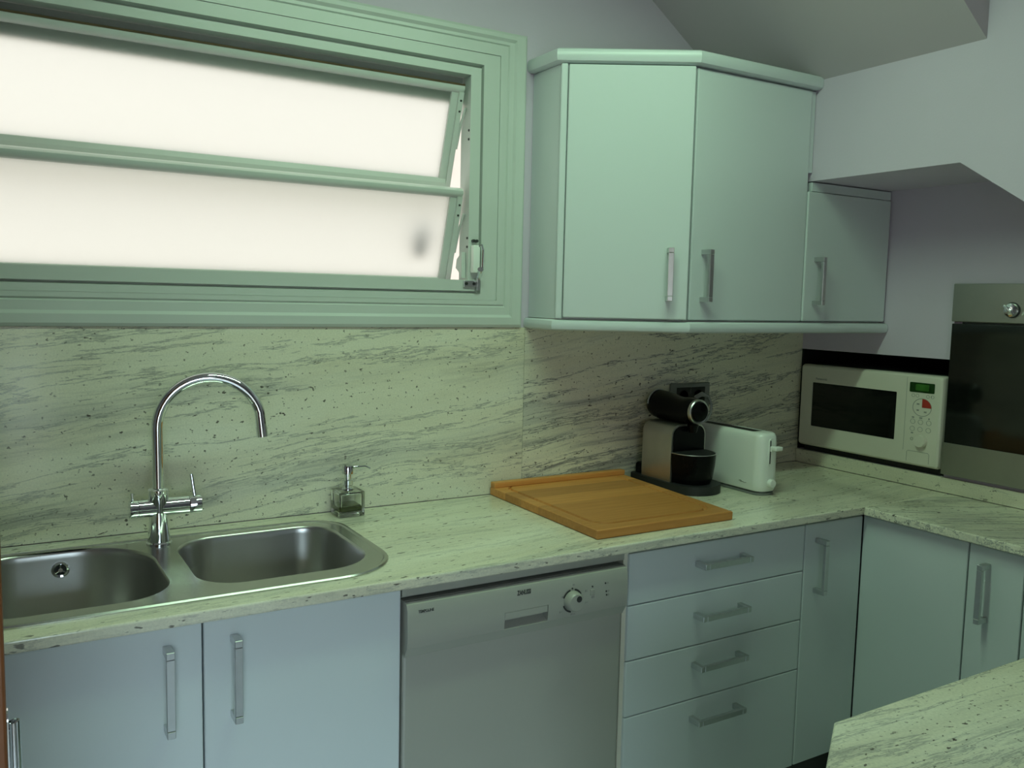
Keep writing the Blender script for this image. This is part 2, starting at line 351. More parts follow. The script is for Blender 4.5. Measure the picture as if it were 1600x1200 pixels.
def sash(ztop, height, ang, sealed):
    """tilting sash: hinged at its top edge, foot pushed outwards"""
    x0, x1 = FX0+.012, FX1-.012
    T = Matrix.Translation((0, .024, ztop)) @ Matrix.Rotation(math.radians(ang), 4, 'X')
    def put(name, b, m, par, **k):
        bmesh.ops.transform(b, matrix=T, verts=b.verts[:]); return obj(name, b, m, par, **k)
    # local: x along, y outwards, z down from hinge
    bm = bmesh.new()
    prism(bm, [(-.008, -.004), (-.010, -.012), (-.006, -.022), (.0, -.026), (.014, -.026), (.016, 0), (0, .0)], 'x', x0, x1)
    fr = put('sash', bm, M['alu'], win, smooth=40)
    bm = bmesh.new(); prism(bm, [(-.008, -height+.022), (-.010, -height+.012), (-.003, -height), (.016, -height), (.016, -height+.034), (-.002, -height+.034)], 'x', x0, x1)
    put('bottom_rail', bm, M['alu'], fr)
    for xa, xb in ((x0, x0+.036), (x1-.036, x1)):
        bm = bmesh.new(); box(bm, xa, xb, -.003, .015, -height+.030, -.022)
        sgn = 1 if xa > 0 else -1; xm = xb if sgn > 0 else xa
        box(bm, min(xm, xm-sgn*.015), max(xm, xm-sgn*.015), -.010, -.003, -height+.01, -.022)
        put('stile', bm, M['alu'], fr)
        for zz in (-.045, -.075):
            b = bmesh.new(); xs = xm - sgn*.007; cyl(b, (xs, -.010, zz), (xs, -.0115, zz), .003, n=10); put('screw', b, M['ink'], fr)
    put('pane', B(x0+.034, x1-.034, .004, .009, -height+.030, -.024), M['glass'], fr)
    if not sealed: return
    b = bmesh.new(); box(b, x0, x1, -.009, -.004, -.004, .001); put('seal', b, M['seal'], fr)
sash(2.094, .303, 18, True)
sash(1.800, .300, 17, False)
# friction stays, screws of the track, crank handle
for z0 in (2.03, 1.73):
    bm = bmesh.new()
    tube(bm, [(.865, .03, z0), (.862, .055, z0-.05), (.860, .075, z0-.11)], .004, 8); obj('stay_arm', bm, M['alu'], win)
for z0 in (1.965, 1.94, 1.66, 1.635):
    bm = bmesh.new(); cyl(bm, (.8695, .012, z0), (.867, .012, z0), .0035, n=10); obj('screw', bm, M['ink'], win)
bm = bmesh.new()
prism(bm, [(.020, 1.62), (.050, 1.600), (.056, 1.575), (.040, 1.565), (.018, 1.545)], 'x', .855, .868); obj('stay_bracket', bm, M['alu'], win)
hx = .888
bm = bmesh.new(); box(bm, hx-.013, hx+.010, -.016, .004, 1.560, 1.640, bev=.004); obj('crank_plate', bm, M['toaster'], win, True, label='white plate of the window crank')
cr = bm = bmesh.new(); tube(bm, [(hx+.006, -.012, 1.636), (hx+.012, -.020, 1.640), (hx+.014, -.024, 1.625), (hx+.012, -.024, 1.575)], .004, 10); obj('crank_arm', bm, M['chrome'], win, True)
bm = bmesh.new(); tube(bm, [(hx+.010, -.006, 1.545), (hx+.006, -.022, 1.556), (hx-.001, -.038, 1.570)], [.008, .008, .0085], 14); obj('crank_knob', bm, M['chrome'], win, True)
bm = bmesh.new(); box(bm, hx-.035, hx+.012, -.003, .004, 1.520, 1.538, bev=.001); box(bm, hx+.002, hx+.012, -.014, .0, 1.510, 1.545, bev=.001)
br = obj('crank_bracket', bm, M['handle'], win)
for a, b in ((hx-.028, 1.529), (hx-.003, 1.529), (hx-.006, 1.652), (hx+.004, 1.652)):
    bm = bmesh.new(); cyl(bm, (a, .004, b), (a, -.006, b), .0045, n=12); obj('screw', bm, M['ink'], win)
bm = bmesh.new(); bmesh.ops.create_uvsphere(bm, u_segments=16, v_segments=10, radius=1, matrix=Matrix.Translation((.752, .106, 1.660)) @ Matrix.Diagonal((.024, .012, .052, 1)))
obj('outer_dark_shape', bm, M['dark'], win, True, label='dark shape seen blurred through the frosted pane')  # unidentified object outside: ellipsoid added to cast a soft dark blur on the pane
# what stands outside: the neighbouring wall
struct('wall_outside', B(-4, 5, 2.2, 2.3, -.5, 3.2), M['stucco'])

# ------------------------------------------------------------------ cabinets
DY = -.600                                            # door face of the back run
def bar_handle(o, u, n, length, hs=.15, stand=.034):
    """square bar handle centred at o (on the door face), running along u, standing off along n"""
    o, u, n = Vector(o), Vector(u), Vector(n); s = n.cross(u)
    bm = bmesh.new(); w = .0075
    T = Matrix((s, n, u)).transposed().to_4x4(); T.translation = o
    h = length/2
    b = bmesh.new()
    box(b, -w, w, stand-.004, stand+.006, -h+.0145, h-.0145, bev=.0008, seg=1)
    for q in (-1, 1):
        z0, z1 = sorted((q*h, q*(h-.0138)))
        box(b, -w, w, .0005, stand+.0065, z0, z1, bev=.001, seg=1)
    merge(bm, b, T); return bm
def front(name, x0, x1, z0, z1, parent, y=DY, bev=.003):
    return obj(name, B(x0, x1, y, y+.019, z0, z1, bev=bev), M['white'], parent)
def carcass(x0, x1, y0, y1, z0, z1, parent, top=False):
    bm = bmesh.new(); t = .016
    box(bm, x0, x0+t, y0, y1, z0, z1); box(bm, x1-t, x1, y0, y1, z0, z1); box(bm, x0+t, x1-t, y0, y1, z0, z0+t); box(bm, x0+t, x1-t, y1-.008, y1, z0+t, z1)
    if top: box(bm, x0+t, x1-t, y0, y1-.008, z1-t, z1)
    return obj('body', bm, M['carcass'], parent)
ZB, ZT = .150, .8745
def plinth(x0, x1, parent, y0=-.545, y1=-.525): obj('plinth', B(x0, x1, y0, y1, .002, ZB-.002), M['plinth'], parent)
sc = empty('sink_cabinet', (0, -.3, 0), 'white two-door base cabinet below the steel sink', 'cabinet')
carcass(-.407, .403, DY+.021, -.02, ZB, .732, sc); plinth(-.407, .403, sc)
for x0, x1, hx2 in ((-.406, -.0015, -.064), (.0015, .4025, .057)):
    d = front('door', x0, x1, ZB, ZT-.004, sc)
    obj('handle', bar_handle((hx2, DY, .757), (0, 0, 1), (0, -1, 0), .163), M['handle'], d)
# dishwasher
dw = empty('dishwasher', (.70, -.3, 0), 'white dishwasher with round programme knob between cabinets', 'dishwasher')
X0, X1 = .4065, .990
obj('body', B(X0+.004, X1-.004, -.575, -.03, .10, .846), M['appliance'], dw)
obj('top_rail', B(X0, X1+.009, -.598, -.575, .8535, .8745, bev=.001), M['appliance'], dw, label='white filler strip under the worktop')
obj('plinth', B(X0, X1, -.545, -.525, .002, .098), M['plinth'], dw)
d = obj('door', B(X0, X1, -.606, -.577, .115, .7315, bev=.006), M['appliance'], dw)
# control panel: bowed front with chamfered foot and a handle recess
bm = bmesh.new()
prof = [(-.578, .723), (-.606, .723), (-.6215, .748), (-.6240, .775), (-.6215, .830), (-.617, .841), (-.609, .8455), (-.578, .8455)]
HX0, HX1, HZ0, HZ1 = .645, .761, .7475, .787
def pz(z):                                             # panel face y at height z
    for (y0, a), (y1, b) in zip(prof, prof[1:]):
        if a <= z <= b and b > a: return y0+(y1-y0)*(z-a)/(b-a)
P2 = [(y, z) for y, z in prof]
def face_strip(xs, zs, skip=None):
    g = [[bm.verts.new((x, pz(z), z)) for z in zs] for x in xs]
    for i in range(len(xs)-1):
        for k in range(len(zs)-1):
            if skip and skip(i, k): continue
            bm.faces.new((g[i][k], g[i+1][k], g[i+1][k+1], g[i][k+1]))
    return g
zs = [.723, .7355, HZ0, .758, .775, HZ1, .808, .830, .841, .8455]; xs = [X0+.002, HX0, HX1, X1+.002]
g = face_strip(xs, zs, lambda i, k: i == 1 and 2 <= k < 5)
# side caps and back
for i in (0, -1):
    col = g[i]; bx = col[0].co.x
    bk = [bm.verts.new((bx, -.578, col[-1].co.z)), bm.verts.new((bx, -.578, col[0].co.z))]; bm.faces.new(col + bk)
box(bm, X0+.0025, X1+.0015, -.600, -.578, .7235, .745); box(bm, X0+.0025, X1+.0015, -.600, -.578, .790, .845)
# recess walls (sloping floor to a back plane)
rv = [[bm.verts.new((x, pz(z), z)) for x in (HX0, HX1)] for z in (HZ0, HZ1)]
rb = [[bm.verts.new((x, -.600, z)) for x in (HX0, HX1)] for z in (HZ0+.012, HZ1)]
bm.faces.new((rv[0][0], rv[0][1], rb[0][1], rb[0][0])); bm.faces.new((rv[1][0], rb[1][0], rb[1][1], rv[1][1]))
bm.faces.new((rb[0][0], rb[0][1], rb[1][1], rb[1][0]))
for q in (0, 1): bm.faces.new((rv[0][q], rb[0][q], rb[1][q], rv[1][q]))
cp = obj('control_panel', bm, M['appliance'], dw, 25)
obj('grip', B(HX0+.001, HX1-.001, -.6235, -.619, .7705, HZ1-.0005, bev=.0015), M['appliance'], cp)
KX, KZ = .828, .7865; ky = pz(KZ)
bm = bmesh.new()
def arc_mark(bm, cx, cz, y, r0, r1, a0, a1, n=14):
    L0 = [bm.verts.new((cx+r0*math.cos(math.radians(a0+(a1-a0)*i/n)), y, cz+r0*math.sin(math.radians(a0+(a1-a0)*i/n)))) for i in range(n+1)]
    L1 = [bm.verts.new((cx+r1*math.cos(math.radians(a0+(a1-a0)*i/n)), y, cz+r1*math.sin(math.radians(a0+(a1-a0)*i/n)))) for i in range(n+1)]
    for i in range(n): bm.faces.new((L0[i], L0[i+1], L1[i+1], L1[i]))
bm.free()
for a0, a1 in ((28, 78), (104, 160), (200, 262)):
    bm = bmesh.new(); arc_mark(bm, KX, KZ, ky-.0012, .0245, .0285, a0, a1); obj('dial_arc', bm, M['ink'], cp)
for cx, cz in ((KX, KZ+.0285), (.886, .811), (.9245, .8135), (.927, .7935), (.928, .7845)):
    bm = bmesh.new(); cyl(bm, (cx, pz(cz)-.0012, cz), (cx, pz(cz)+.002, cz), .0021, n=12); obj('indicator_dot', bm, M['ink'], cp)
for cx, cz, wd in ((.868, .803, .006), (.869, .776, .007), (.832, .7525, .012), (.797, .764, .008), (.801, .799, .005), (.832, .8235, .005), (.888, .785, .008), (.932, .8135, .003), (.934, .7935, .004), (.934, .7845, .003)):
    obj('symbol', B(cx-wd/2, cx+wd/2, pz(cz)-.0008, pz(cz)+.001, cz-.0022, cz+.0022), M['inkgrey'], cp)
obj('start_button', B(.880, .893, pz(.797)-.002, pz(.797)+.003, .7905, .8045, bev=.001), M['appliance'], cp)
bm = bmesh.new(); revolve(bm, (KX, ky+.002, KZ), (0, -1, 0), [(.0235, 0), (.0235, .010), (.0215, .019), (.019, .022), (0, .0225)]); kn = obj('programme_knob', bm, M['appliance'], cp, 30)
TXR = Matrix.Rotation(PI/2, 4, 'X')
bm = bmesh.new(); revolve(bm, (KX+.006, ky-.0195, KZ+.008), (0, -1, 0), [(.0075, 0), (.0075, .0012), (0, .0014)], 20); obj('knob_pointer', bm, M['ink'], cp)
bm = bmesh.new(); text_mesh(bm, 'ZANUSSI', .015, Matrix.Translation((.6955, pz(.8265)-.0006, .8265)) @ TXR, .036, .0005); obj('maker_lettering', bm, M['ink'], cp)
bm = bmesh.new(); text_mesh(bm, 'TEMPOLINE', .0085, Matrix.Translation((.4515, pz(.825)-.0006, .825)) @ TXR, .036, .0002); obj('model_lettering', bm, M['ink'], cp)
# drawers
dr = empty('drawer_unit', (1.33, -.3, 0), 'white base unit with four stacked drawers below the chopping board', 'drawer unit')
DX0, DX1 = 1.013, 1.6455
bm = bmesh.new()
box(bm, DX0-.012, DX0+.004, -.592, -.02, ZB, ZT)
box(bm, DX1-.016, DX1, DY+.021, -.02, ZB, ZT); box(bm, DX0+.004, DX1-.016, DY+.021, -.02, ZB, ZB+.016); box(bm, DX0+.004, DX1-.016, -.028, -.02, ZB+.016, ZT)
obj('body', bm, M['cream'], dr); plinth(DX0-.01, DX1, dr)
lines = [ZT-.008, .733, .590, .443, ZB]
for i in range(4):
    q = front('drawer', DX0+.001, DX1-.001, lines[i+1]+(.0009 if i < 3 else 0), lines[i]-(.0009 if i else 0), dr, bev=.003)
    hz = (.812, .674, .539, .391)[i]
    obj('handle', bar_handle((1.318, DY, hz), (1, 0, 0), (0, -1, 0), .172), M['handle'], q)
nc = empty('narrow_cabinet', (1.77, -.3, 0), 'narrow white base cabinet in the corner beside the drawers', 'cabinet')
carcass(1.648, 1.893, DY+.021, -.02, ZB, ZT, nc); plinth(1.648, 1.90, nc)
q = front('door', 1.6485, 1.8967, ZB, ZT-.008, nc, bev=.004); obj('handle', bar_handle((1.697, DY, .744), (0, 0, 1), (0, -1, 0), .160), M['handle'], q)
# the run below the right wall; door faces look along -x
RX = 1.897
def side_cab(name, ya, yb, label, handle=None):
    t = empty(name, (2.1, (ya+yb)/2, 0), label, 'cabinet')
    bm = bmesh.new(); lo, hi = min(ya, yb), max(ya, yb)
    box(bm, RX+.021, XW-.015, hi-.016, hi, ZB, ZT); box(bm, RX+.021, XW-.015, lo, lo+.016, ZB, ZT); box(bm, RX+.021, XW-.015, lo+.016, hi-.016, ZB, ZB+.016)
    obj('body', bm, M['carcass'], t); obj('plinth', B(RX+.055, RX+.075, lo, hi, .002, ZB-.002), M['plinth'], t)
    d = obj('door', B(RX, RX+.019, lo+.0015, hi-.0015, ZB, ZT-.006, bev=.003), M['white'], t)
    if handle: obj('handle', bar_handle((RX, handle, .748), (0, 0, 1), (-1, 0, 0), .158), M['handle'], d)
    return t
side_cab('blank_cabinet', -.5995, -.929, 'plain white base cabinet without handle under the oven wall')
side_cab('slim_cabinet', -.930, -1.078, 'slim white base cabinet with vertical bar handle below the oven', -.985)
side_cab('end_cabinet', -1.079, -1.500, 'white base cabinet closing the run towards the peninsula')
pc = empty('peninsula_cabinet', (1.4, -1.8, 0), 'white base block carrying the granite peninsula', 'cabinet')
bm = bmesh.new(); prism(bm, [(.72, -1.52), (XW-.02, -1.52), (XW-.02, -2.06), (.52, -2.06), (.52, -1.65)], 'z', ZB, ZT); obj('body', bm, M['carcass'], pc)
bm = bmesh.new(); prism(bm, [(.77, -1.57), (XW-.03, -1.57), (XW-.03, -2.01), (.57, -2.01), (.57, -1.70)], 'z', .002, ZB); obj('plinth', bm, M['plinth'], pc)

# ------------------------------------------------------------------ worktops
SX0, SX1, SY0, SY1 = -.425, .440, -.563, -.078          # sink rim
wt = tag(obj('worktop', slab(bmesh.new(), [(-1.94, -.001), (XW-.0102, -.001), (XW-.0102, -.6195), (-1.94, -.6195)], [rrect(SX0+.012, SX1-.012, SY0+.012, SY1-.012, [.09, .12, .12, .13], 8)], .876, .900), M['granite_top']), 'cream granite worktop with dark flecks running under the window', 'worktop')
def soften(o, w=.004):
    md = o.modifiers.new('edge', 'BEVEL'); md.width = w; md.segments = 3; md.limit_method = 'ANGLE'; md.angle_limit = math.radians(60); return o
soften(wt)
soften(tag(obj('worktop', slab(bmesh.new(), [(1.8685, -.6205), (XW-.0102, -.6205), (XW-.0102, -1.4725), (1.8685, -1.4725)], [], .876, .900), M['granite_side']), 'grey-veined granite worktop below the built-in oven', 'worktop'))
soften(tag(obj('worktop', slab(bmesh.new(), [(.687, -1.4735), (XW-.001, -1.4735), (XW-.001, -2.10), (.455, -2.10), (.455, -1.634)], [], .876, .900), M['granite_pen']), 'pale granite peninsula top with a cut-off corner', 'worktop'))

# ------------------------------------------------------------------ sink
sk = empty('kitchen_sink', (0, -.32, .90), 'stainless steel double bowl inset sink', 'sink')
LB = (-.398, -.028, -.515, -.098); RB = (.022, .400, -.497, -.122)
lr, rr_ = [.16, .11, .11, .10], [.085, .10, .09, .115]
def ins(L, d, r): return rrect(L[0]+d, L[1]-d, L[2]+d, L[3]-d, [max(q-d, .01) for q in r], 10)
bm = bmesh.new()
OR = [.10, .13, .13, .15]; O = (SX0, SX1, SY0, SY1)
prev = None
for d, z in ((0, .9003), (.0, .9025), (.003, .9055), (.009, .9058), (.013, .9030), (.022, .9030)):
    vs = [bm.verts.new((x, y, z)) for x, y in ins(O, d, OR)]
    if prev: bridge(bm, prev, vs)
    prev = vs
edges = [bm.edges.get((prev[i], prev[(i+1) % len(prev)])) for i in range(len(prev))]
for L, r in ((LB, lr), (RB, rr_)):
    vs = [bm.verts.new((x, y, .9030)) for x, y in ins(L, 0, r)]
    edges += [bm.edges.new((vs[i], vs[(i+1) % len(vs)])) for i in range(len(vs))]
bmesh.ops.triangle_fill(bm, use_beauty=True, use_dissolve=False, edges=edges)
for f_ in bm.faces:
    if f_.normal.z < 0: f_.normal_flip()
obj('sink_deck', bm, M['deck'], sk, 30)
for L, r in ((LB, lr), (RB, rr_)):
    bm = bmesh.new(); prev = None
    for d, z in ((0, .9030), (.002, .9015), (.004, .896), (.005, .885), (.012, .765), (.018, .752), (.032, .745), (.06, .742)):
        vs = [bm.verts.new((x, y, z)) for x, y in ins(L, d, r)]
        if prev: bridge(bm, prev, vs)
        prev = vs
    bm.faces.new(prev)
    bw = obj('bowl', bm, M['steel'], sk, 50)
    cx, cy = (L[0]+L[1])/2, (L[2]+L[3])/2
    b = bmesh.new(); revolve(b, (cx, cy, .7425), (0, 0, 1), [(.045, 0), (.045, .002), (.040, .003), (.034, -.0), (.01, .001), (0, .001)]); obj('drain', b, M['chrome'], bw, True)
ox, oz = -.207, .862; oy = -.098-.0065
bm = bmesh.new(); revolve(bm, (ox, oy+.001, oz), (0, -1, 0), [(.0185, -.001), (.0185, .003), (.0165, .0045), (.0125, .0035), (.0125, .0)]); ovf = obj('overflow', bm, M['chrome'], sk, True)
bm = bmesh.new(); cyl(bm, (ox, oy+.001, oz), (ox, oy-.0012, oz), .0125); obj('overflow_hole', bm, M['matblack'], ovf)
bm = bmesh.new()
for a in (90, 210, 330):
    tube(bm, [(ox, oy-.003, oz), (ox+.0128*math.cos(math.radians(a)), oy-.003, oz+.0128*math.sin(math.radians(a)))], .0022, 8)
cyl(bm, (ox, oy-.0015, oz), (ox, oy-.006, oz), .0045, n=16); obj('overflow_grid', bm, M['chrome'], ovf)

# ------------------------------------------------------------------ mixer tap
tp = empty('mixer_tap', (-.002, -.128, .903), 'chrome swan-neck mixer tap rising from the sink', 'tap')
tx, ty = -.002, -.128
bm = bmesh.new(); revolve(bm, (tx, ty, .9032), (0, 0, 1), [(.0285, 0), (.0285, .003), (.0255, .006), (.0235, .030), (.0205, .062), (.020, .075)]); obj('base', bm, M['chrome'], tp, True)
bm = bmesh.new(); revolve(bm, (tx, ty, .978), (0, 0, 1), [(.0205, 0), (.0222, .012), (.0222, .052), (.0190, .055), (.0135, .056), (.0135, .060)], 36); obj('collar', bm, M['chrome'], tp, True)
zc = .9880
bm = bmesh.new(); cyl(bm, (tx-.044, ty, zc), (tx+.066, ty, zc), .0212, n=40); obj('cross_body', bm, M['chrome'], tp, True)
bm = bmesh.new(); revolve(bm, (tx-.0448, ty, zc), (-1, 0, 0), [(.0209, 0), (.0213, .001), (.0213, .017), (.0195, .0185), (0, .0188)]); lc = obj('filter_knob', bm, M['chrome'], tp, True)
bm = bmesh.new(); tube(bm, [(tx-.056, ty, zc+.0205), (tx-.057, ty, zc+.038)], .0036, 12); obj('filter_lever', bm, M['chrome'], lc, True)
bm = bmesh.new(); revolve(bm, (tx+.0672, ty, zc), (1, 0, 0), [(.0209, 0), (.0214, .001), (.0214, .026), (.0196, .0275), (0, .0278)]); rc = obj('lever_hub', bm, M['chrome'], tp, True)
bm = bmesh.new(); tube(bm, [(tx+.080, ty, zc+.0205), (tx+.078, ty+.004, zc+.040), (tx+.075, ty+.009, zc+.070)], .0042, 12); obj('lever', bm, M['chrome'], rc, True)
pts = [(0, 1.034), (0, 1.08), (0, 1.13), (0, 1.172)]; R_ = .1165
for i in range(1, 25):
    a = math.radians(180 - (180-16)*i/24); pts.append((R_ + R_*math.cos(a), 1.172 + R_*math.sin(a)))
px, pz_ = pts[-1]; pts.append((px+.014*math.sin(math.radians(13)), pz_-.03*1)); pts.append((px+.022*math.sin(math.radians(13))*1.2, pz_-.058))
ry = math.radians(-7)
P3 = [(tx + h*math.cos(ry), ty + h*math.sin(ry), z) for h, z in pts]
bm = bmesh.new(); tube(bm, P3, .0128, 32); sp = obj('spout', bm, M['chrome'], tp, True)
e1, e0 = Vector(P3[-1]), Vector(P3[-2]); dv = (e1-e0).normalized()
bm = bmesh.new(); cyl(bm, e1-dv*.022, e1+dv*.002, .0136); obj('aerator', bm, M['chrome'], sp, True)

# ------------------------------------------------------------------ soap dispenser
sd = empty('soap_dispenser', (.487, -.048, .9005), 'square glass soap dispenser with chrome pump and olive soap', 'soap dispenser')
sx, sy, h = .487, -.048, .0355
bm = bmesh.new(); box(bm, sx-h, sx+h, sy-h, sy+h, .9008, .9675, bev=.003, seg=3); 
b2 = bmesh.new(); box(b2, sx-h+.007, sx+h-.007, sy-h+.007, sy+h-.007, .914, .962, bev=.006, seg=3); bmesh.ops.recalc_face_normals(bm, faces=bm.faces[:]); bmesh.ops.recalc_face_normals(b2, faces=b2.faces[:]); bmesh.ops.reverse_faces(b2, faces=b2.faces[:]); merge(bm, b2)
obj('bottle', bm, M['clear'], sd, 30, recalc=False)
obj('soap', B(sx-h+.0068, sx+h-.0068, sy-h+.0068, sy+h-.0068, .9138, .9305, bev=.005, seg=3), M['soap'], sd, True)
bm = bmesh.new(); revolve(bm, (sx, sy, .9678), (0, 0, 1), [(.0155, 0), (.0155, .004), (.0125, .007), (.0125, .012), (.0145, .014), (.0145, .026), (.0095, .028), (.0095, .043), (.0155, .044), (.0155, .064), (.0145, .066), (0, .0662)]); pm = obj('pump', bm, M['chrome'], sd, True)
bm = bmesh.new(); tube(bm, [(sx+.012, sy, 1.0275), (sx+.048, sy-.002, 1.0275), (sx+.062, sy-.003, 1.0205)], [.0045, .0042, .0032], 12); obj('nozzle', bm, M['chrome'], pm, True)

# ------------------------------------------------------------------ chopping board
bd = empty('chopping_board', (1.185, -.28, .9005), 'thick beech chopping board with juice groove and back ledge', 'board')
bm = bmesh.new()
z0, z1 = .9008, .9245
def quad(k, z):     # slightly splayed outline
    return [(.944+k, -.558+k, z), (1.398-k, -.560+k, z), (1.442-k, -.008-k, z), (.951+k, -.008-k, z)]
def warp(x, y):     # unit square to board outline
    a = Vector((.944, -.558)).lerp(Vector((1.398, -.560)), x); b = Vector((.951, -.008)).lerp(Vector((1.442, -.008)), x); q = a.lerp(b, y); return q.x, q.y
def uloop(mx, my, mt, r, z): return [bm.verts.new((*warp(x/.47, y/.55), z)) for x, y in rrect(mx, .47-mx, my, .55-mt, r, 6)]
bot = [bm.verts.new(p) for p in quad(.002, z0)]; mid = [bm.verts.new(p) for p in quad(0, z0+.002)]; mid2 = [bm.verts.new(p) for p in quad(0, z1-.002)]; top = [bm.verts.new(p) for p in quad(.002, z1)]
bm.faces.new(bot); bridge(bm, bot, mid); bridge(bm, mid, mid2); bridge(bm, mid2, top)
ga = uloop(.030, .038, .012, .055, z1); gb = uloop(.0330, .0410, .013, .052, z1-.006); gc = uloop(.0400, .0480, .014, .046, z1-.006); gd_ = uloop(.043, .051, .015, .043, z1)
edges = [bm.edges.get((L[i], L[(i+1) % len(L)])) or bm.edges.new((L[i], L[(i+1) % len(L)])) for L in (top, ga) for i in range(len(L))]
bmesh.ops.triangle_fill(bm, use_beauty=True, use_dissolve=False, edges=edges)
bridge(bm, ga, gb); bridge(bm, gb, gc); bridge(bm, gc, gd_); bm.faces.new(gd_)
obj('plank', bm, M['board'], bd, 25)
obj('back_ledge', B(.951, 1.4415, -.032, -.0085, z1+.0003, .9405, bev=.002), M['board'], bd)

# ------------------------------------------------------------------ coffee machine
cm = empty('coffee_machine', (1.55, -.15, .9005), 'black and silver capsule coffee machine beside the toaster', 'coffee machine')
def bowed(x0, x1, yb, ys, yf, r=.012, n=12):
    """outline: straight back and sides, bowed front"""
    L = [(x1-r, yb), (x0+r, yb), (x0, yb-r)]
    L += [(x0 + (x1-x0)*(.5-.5*math.cos(PI*i/n)), ys + (yf-ys)*math.sin(PI*i/n)**.8) for i in range(n+1)]
    return L + [(x1, yb-r)]
bm = bmesh.new(); prism(bm, bowed(1.472, 1.642, -.012, -.215, -.312), 'z', .9008, .928); o_ = obj('base', bm, M['dark'], cm, 30)
bx0, bx1, byf, byb = 1.482, 1.622, -.205, -.066
def arch(x0, x1, z0, z1, r, n=8):
    return [(x0, z0), (x1, z0)] + [(x1-r+r*math.cos(PI/2*i/n), z1-r+r*math.sin(PI/2*i/n)) for i in range(n+1)] + [(x0+r-r*math.sin(PI/2*i/n), z1-r+r*math.cos(PI/2*i/n)) for i in range(n+1)]
bm = bmesh.new(); prism(bm, arch(bx0, bx1, .9285, 1.108, .035), 'y', byf, byb); obj('shell', bm, M['silver'], cm, 30, label='silver side panels and arch')
bm = bmesh.new(); prism(bm, arch(bx0+.006, bx1-.006, .9285, 1.1025, .030), 'y', byf-.004, byf-.0003); obj('front_panel', bm, M['black'], cm, 30)
bm = bmesh.new(); prism(bm, arch(bx0+.012, bx1-.012, .9285, .962, .012), 'y', byb+.0003, byb+.045); obj('water_tank', bm, M['black'], cm, 30)
bm = bmesh.new(); n = 16
def bowl_loop(k, z): return [(1.5525 + (.072*k)*math.cos(PI+PI*i/n), -.2095 - (.092*k)*math.sin(PI*i/n)**.85, z) for i in range(n+1)]
loft(bm, [bowl_loop(.82, .9285), bowl_loop(.90, .945), bowl_loop(.97, .985), bowl_loop(1, 1.022)]); dt = obj('drip_tray', bm, M['black'], cm, 40)
bm = bmesh.new(); tube(bm, bowl_loop(.985, 1.0225), .0016, 8); obj('tray_rim', bm, M['handle'], dt, True)
bm = bmesh.new(); L = bowl_loop(.93, 1.0225); L2 = bowl_loop(.93, 1.0245); loft(bm, [L, L2]); obj('cup_grid', bm, M['dark'], dt)
# head: lofted capsule along y
def hsec(y, cx, cz, rx, rt, rb, n=24):
    return [(cx + rx*math.cos(2*PI*i/n), y, cz + (rt if math.sin(2*PI*i/n) > 0 else rb)*math.sin(2*PI*i/n)) for i in range(n)]
bm = bmesh.new()
loft(bm, [hsec(-.030, 1.556, 1.148, .020, .020, .020), hsec(-.034, 1.556, 1.150, .036, .040, .030), hsec(-.050, 1.555, 1.152, .043, .049, .040), hsec(-.075, 1.554, 1.152, .045, .050, .044), hsec(-.12, 1.552, 1.152, .044, .046, .044), hsec(-.17, 1.549, 1.152, .042, .038, .044), hsec(-.20, 1.547, 1.153, .041, .040, .044), hsec(-.225, 1.545, 1.154, .040, .041, .043), hsec(-.245, 1.543, 1.154, .038, .038, .040)])
hd = obj('head', bm, M['black'], cm, 50)
bm = bmesh.new(); revolve(bm, (1.543, -.2455, 1.154), (0, -1, 0), [(.036, 0), (.0385, .002), (.0385, .012), (.036, .015), (.0325, .014), (.0325, .004)], 36); obj('chrome_ring', bm, M['handle'], hd, True, label='silver ring around the brewing head')
bm = bmesh.new(); revolve(bm, (1.543, -.2457, 1.154), (0, -1, 0), [(.0322, 0), (.0322, .014), (.029, .020), (.015, .0235), (0, .0245)], 36); obj('front_cap', bm, M['black'], hd, True)
bm = bmesh.new(); tube(bm, [(1.510+.09*(.5-.5*math.cos(PI*i/12)), -.052, 1.158+.045*math.sin(PI*i/12)) for i in range(13)], .0022, 8); obj('chrome_trim', bm, M['handle'], hd, True)
bm = bmesh.new(); tube(bm, [(1.572, -.205, 1.190), (1.592, -.214, 1.203), (1.612, -.222, 1.196), (1.624, -.226, 1.170), (1.622, -.226, 1.142), (1.608, -.226, 1.122), (1.580, -.223, 1.113)], [.007, .008, .0055, .004, .004, .004, .005], 12); obj('lever', bm, M['grey'], cm, True)
bm = bmesh.new(); cyl(bm, (1.548, -.228, 1.110), (1.548, -.228, 1.085), .018, .012); obj('coffee_outlet', bm, M['black'], cm, True)

# ------------------------------------------------------------------ toaster
ts = empty('toaster', (1.726, -.21, .9005), 'white slim long-slot toaster next to the coffee machine', 'toaster')
tx0, tx1, ty0, ty1, tz0, tz1 = 1.683, 1.769, -.388, -.035, .913, 1.094
bm = bmesh.new(); R4 = [.034, .034, .034, .034]; T4 = (tx0, tx1, ty0, ty1)
prev = None
for d, z in ((.004, tz0), (.001, tz0+.006), (0, tz0+.03), (.001, tz1-.030), (.003, tz1-.012), (.008, tz1-.003), (.014, tz1)):
    vs = [bm.verts.new((x, y, z)) for x, y in ins(T4, d, R4)]
    if prev: bridge(bm, prev, vs)
    else: bm.faces.new(vs)
    prev = vs
e_ = [bm.edges.get((prev[i], prev[(i+1) % len(prev)])) for i in range(len(prev))]
slot = rrect(tx0+.019, tx1-.021, ty0+.055, ty1-.050, .006, 3)
sv = [bm.verts.new((x, y, tz1)) for x, y in slot]; e_ += [bm.edges.new((sv[i], sv[(i+1) % len(sv)])) for i in range(len(sv))]
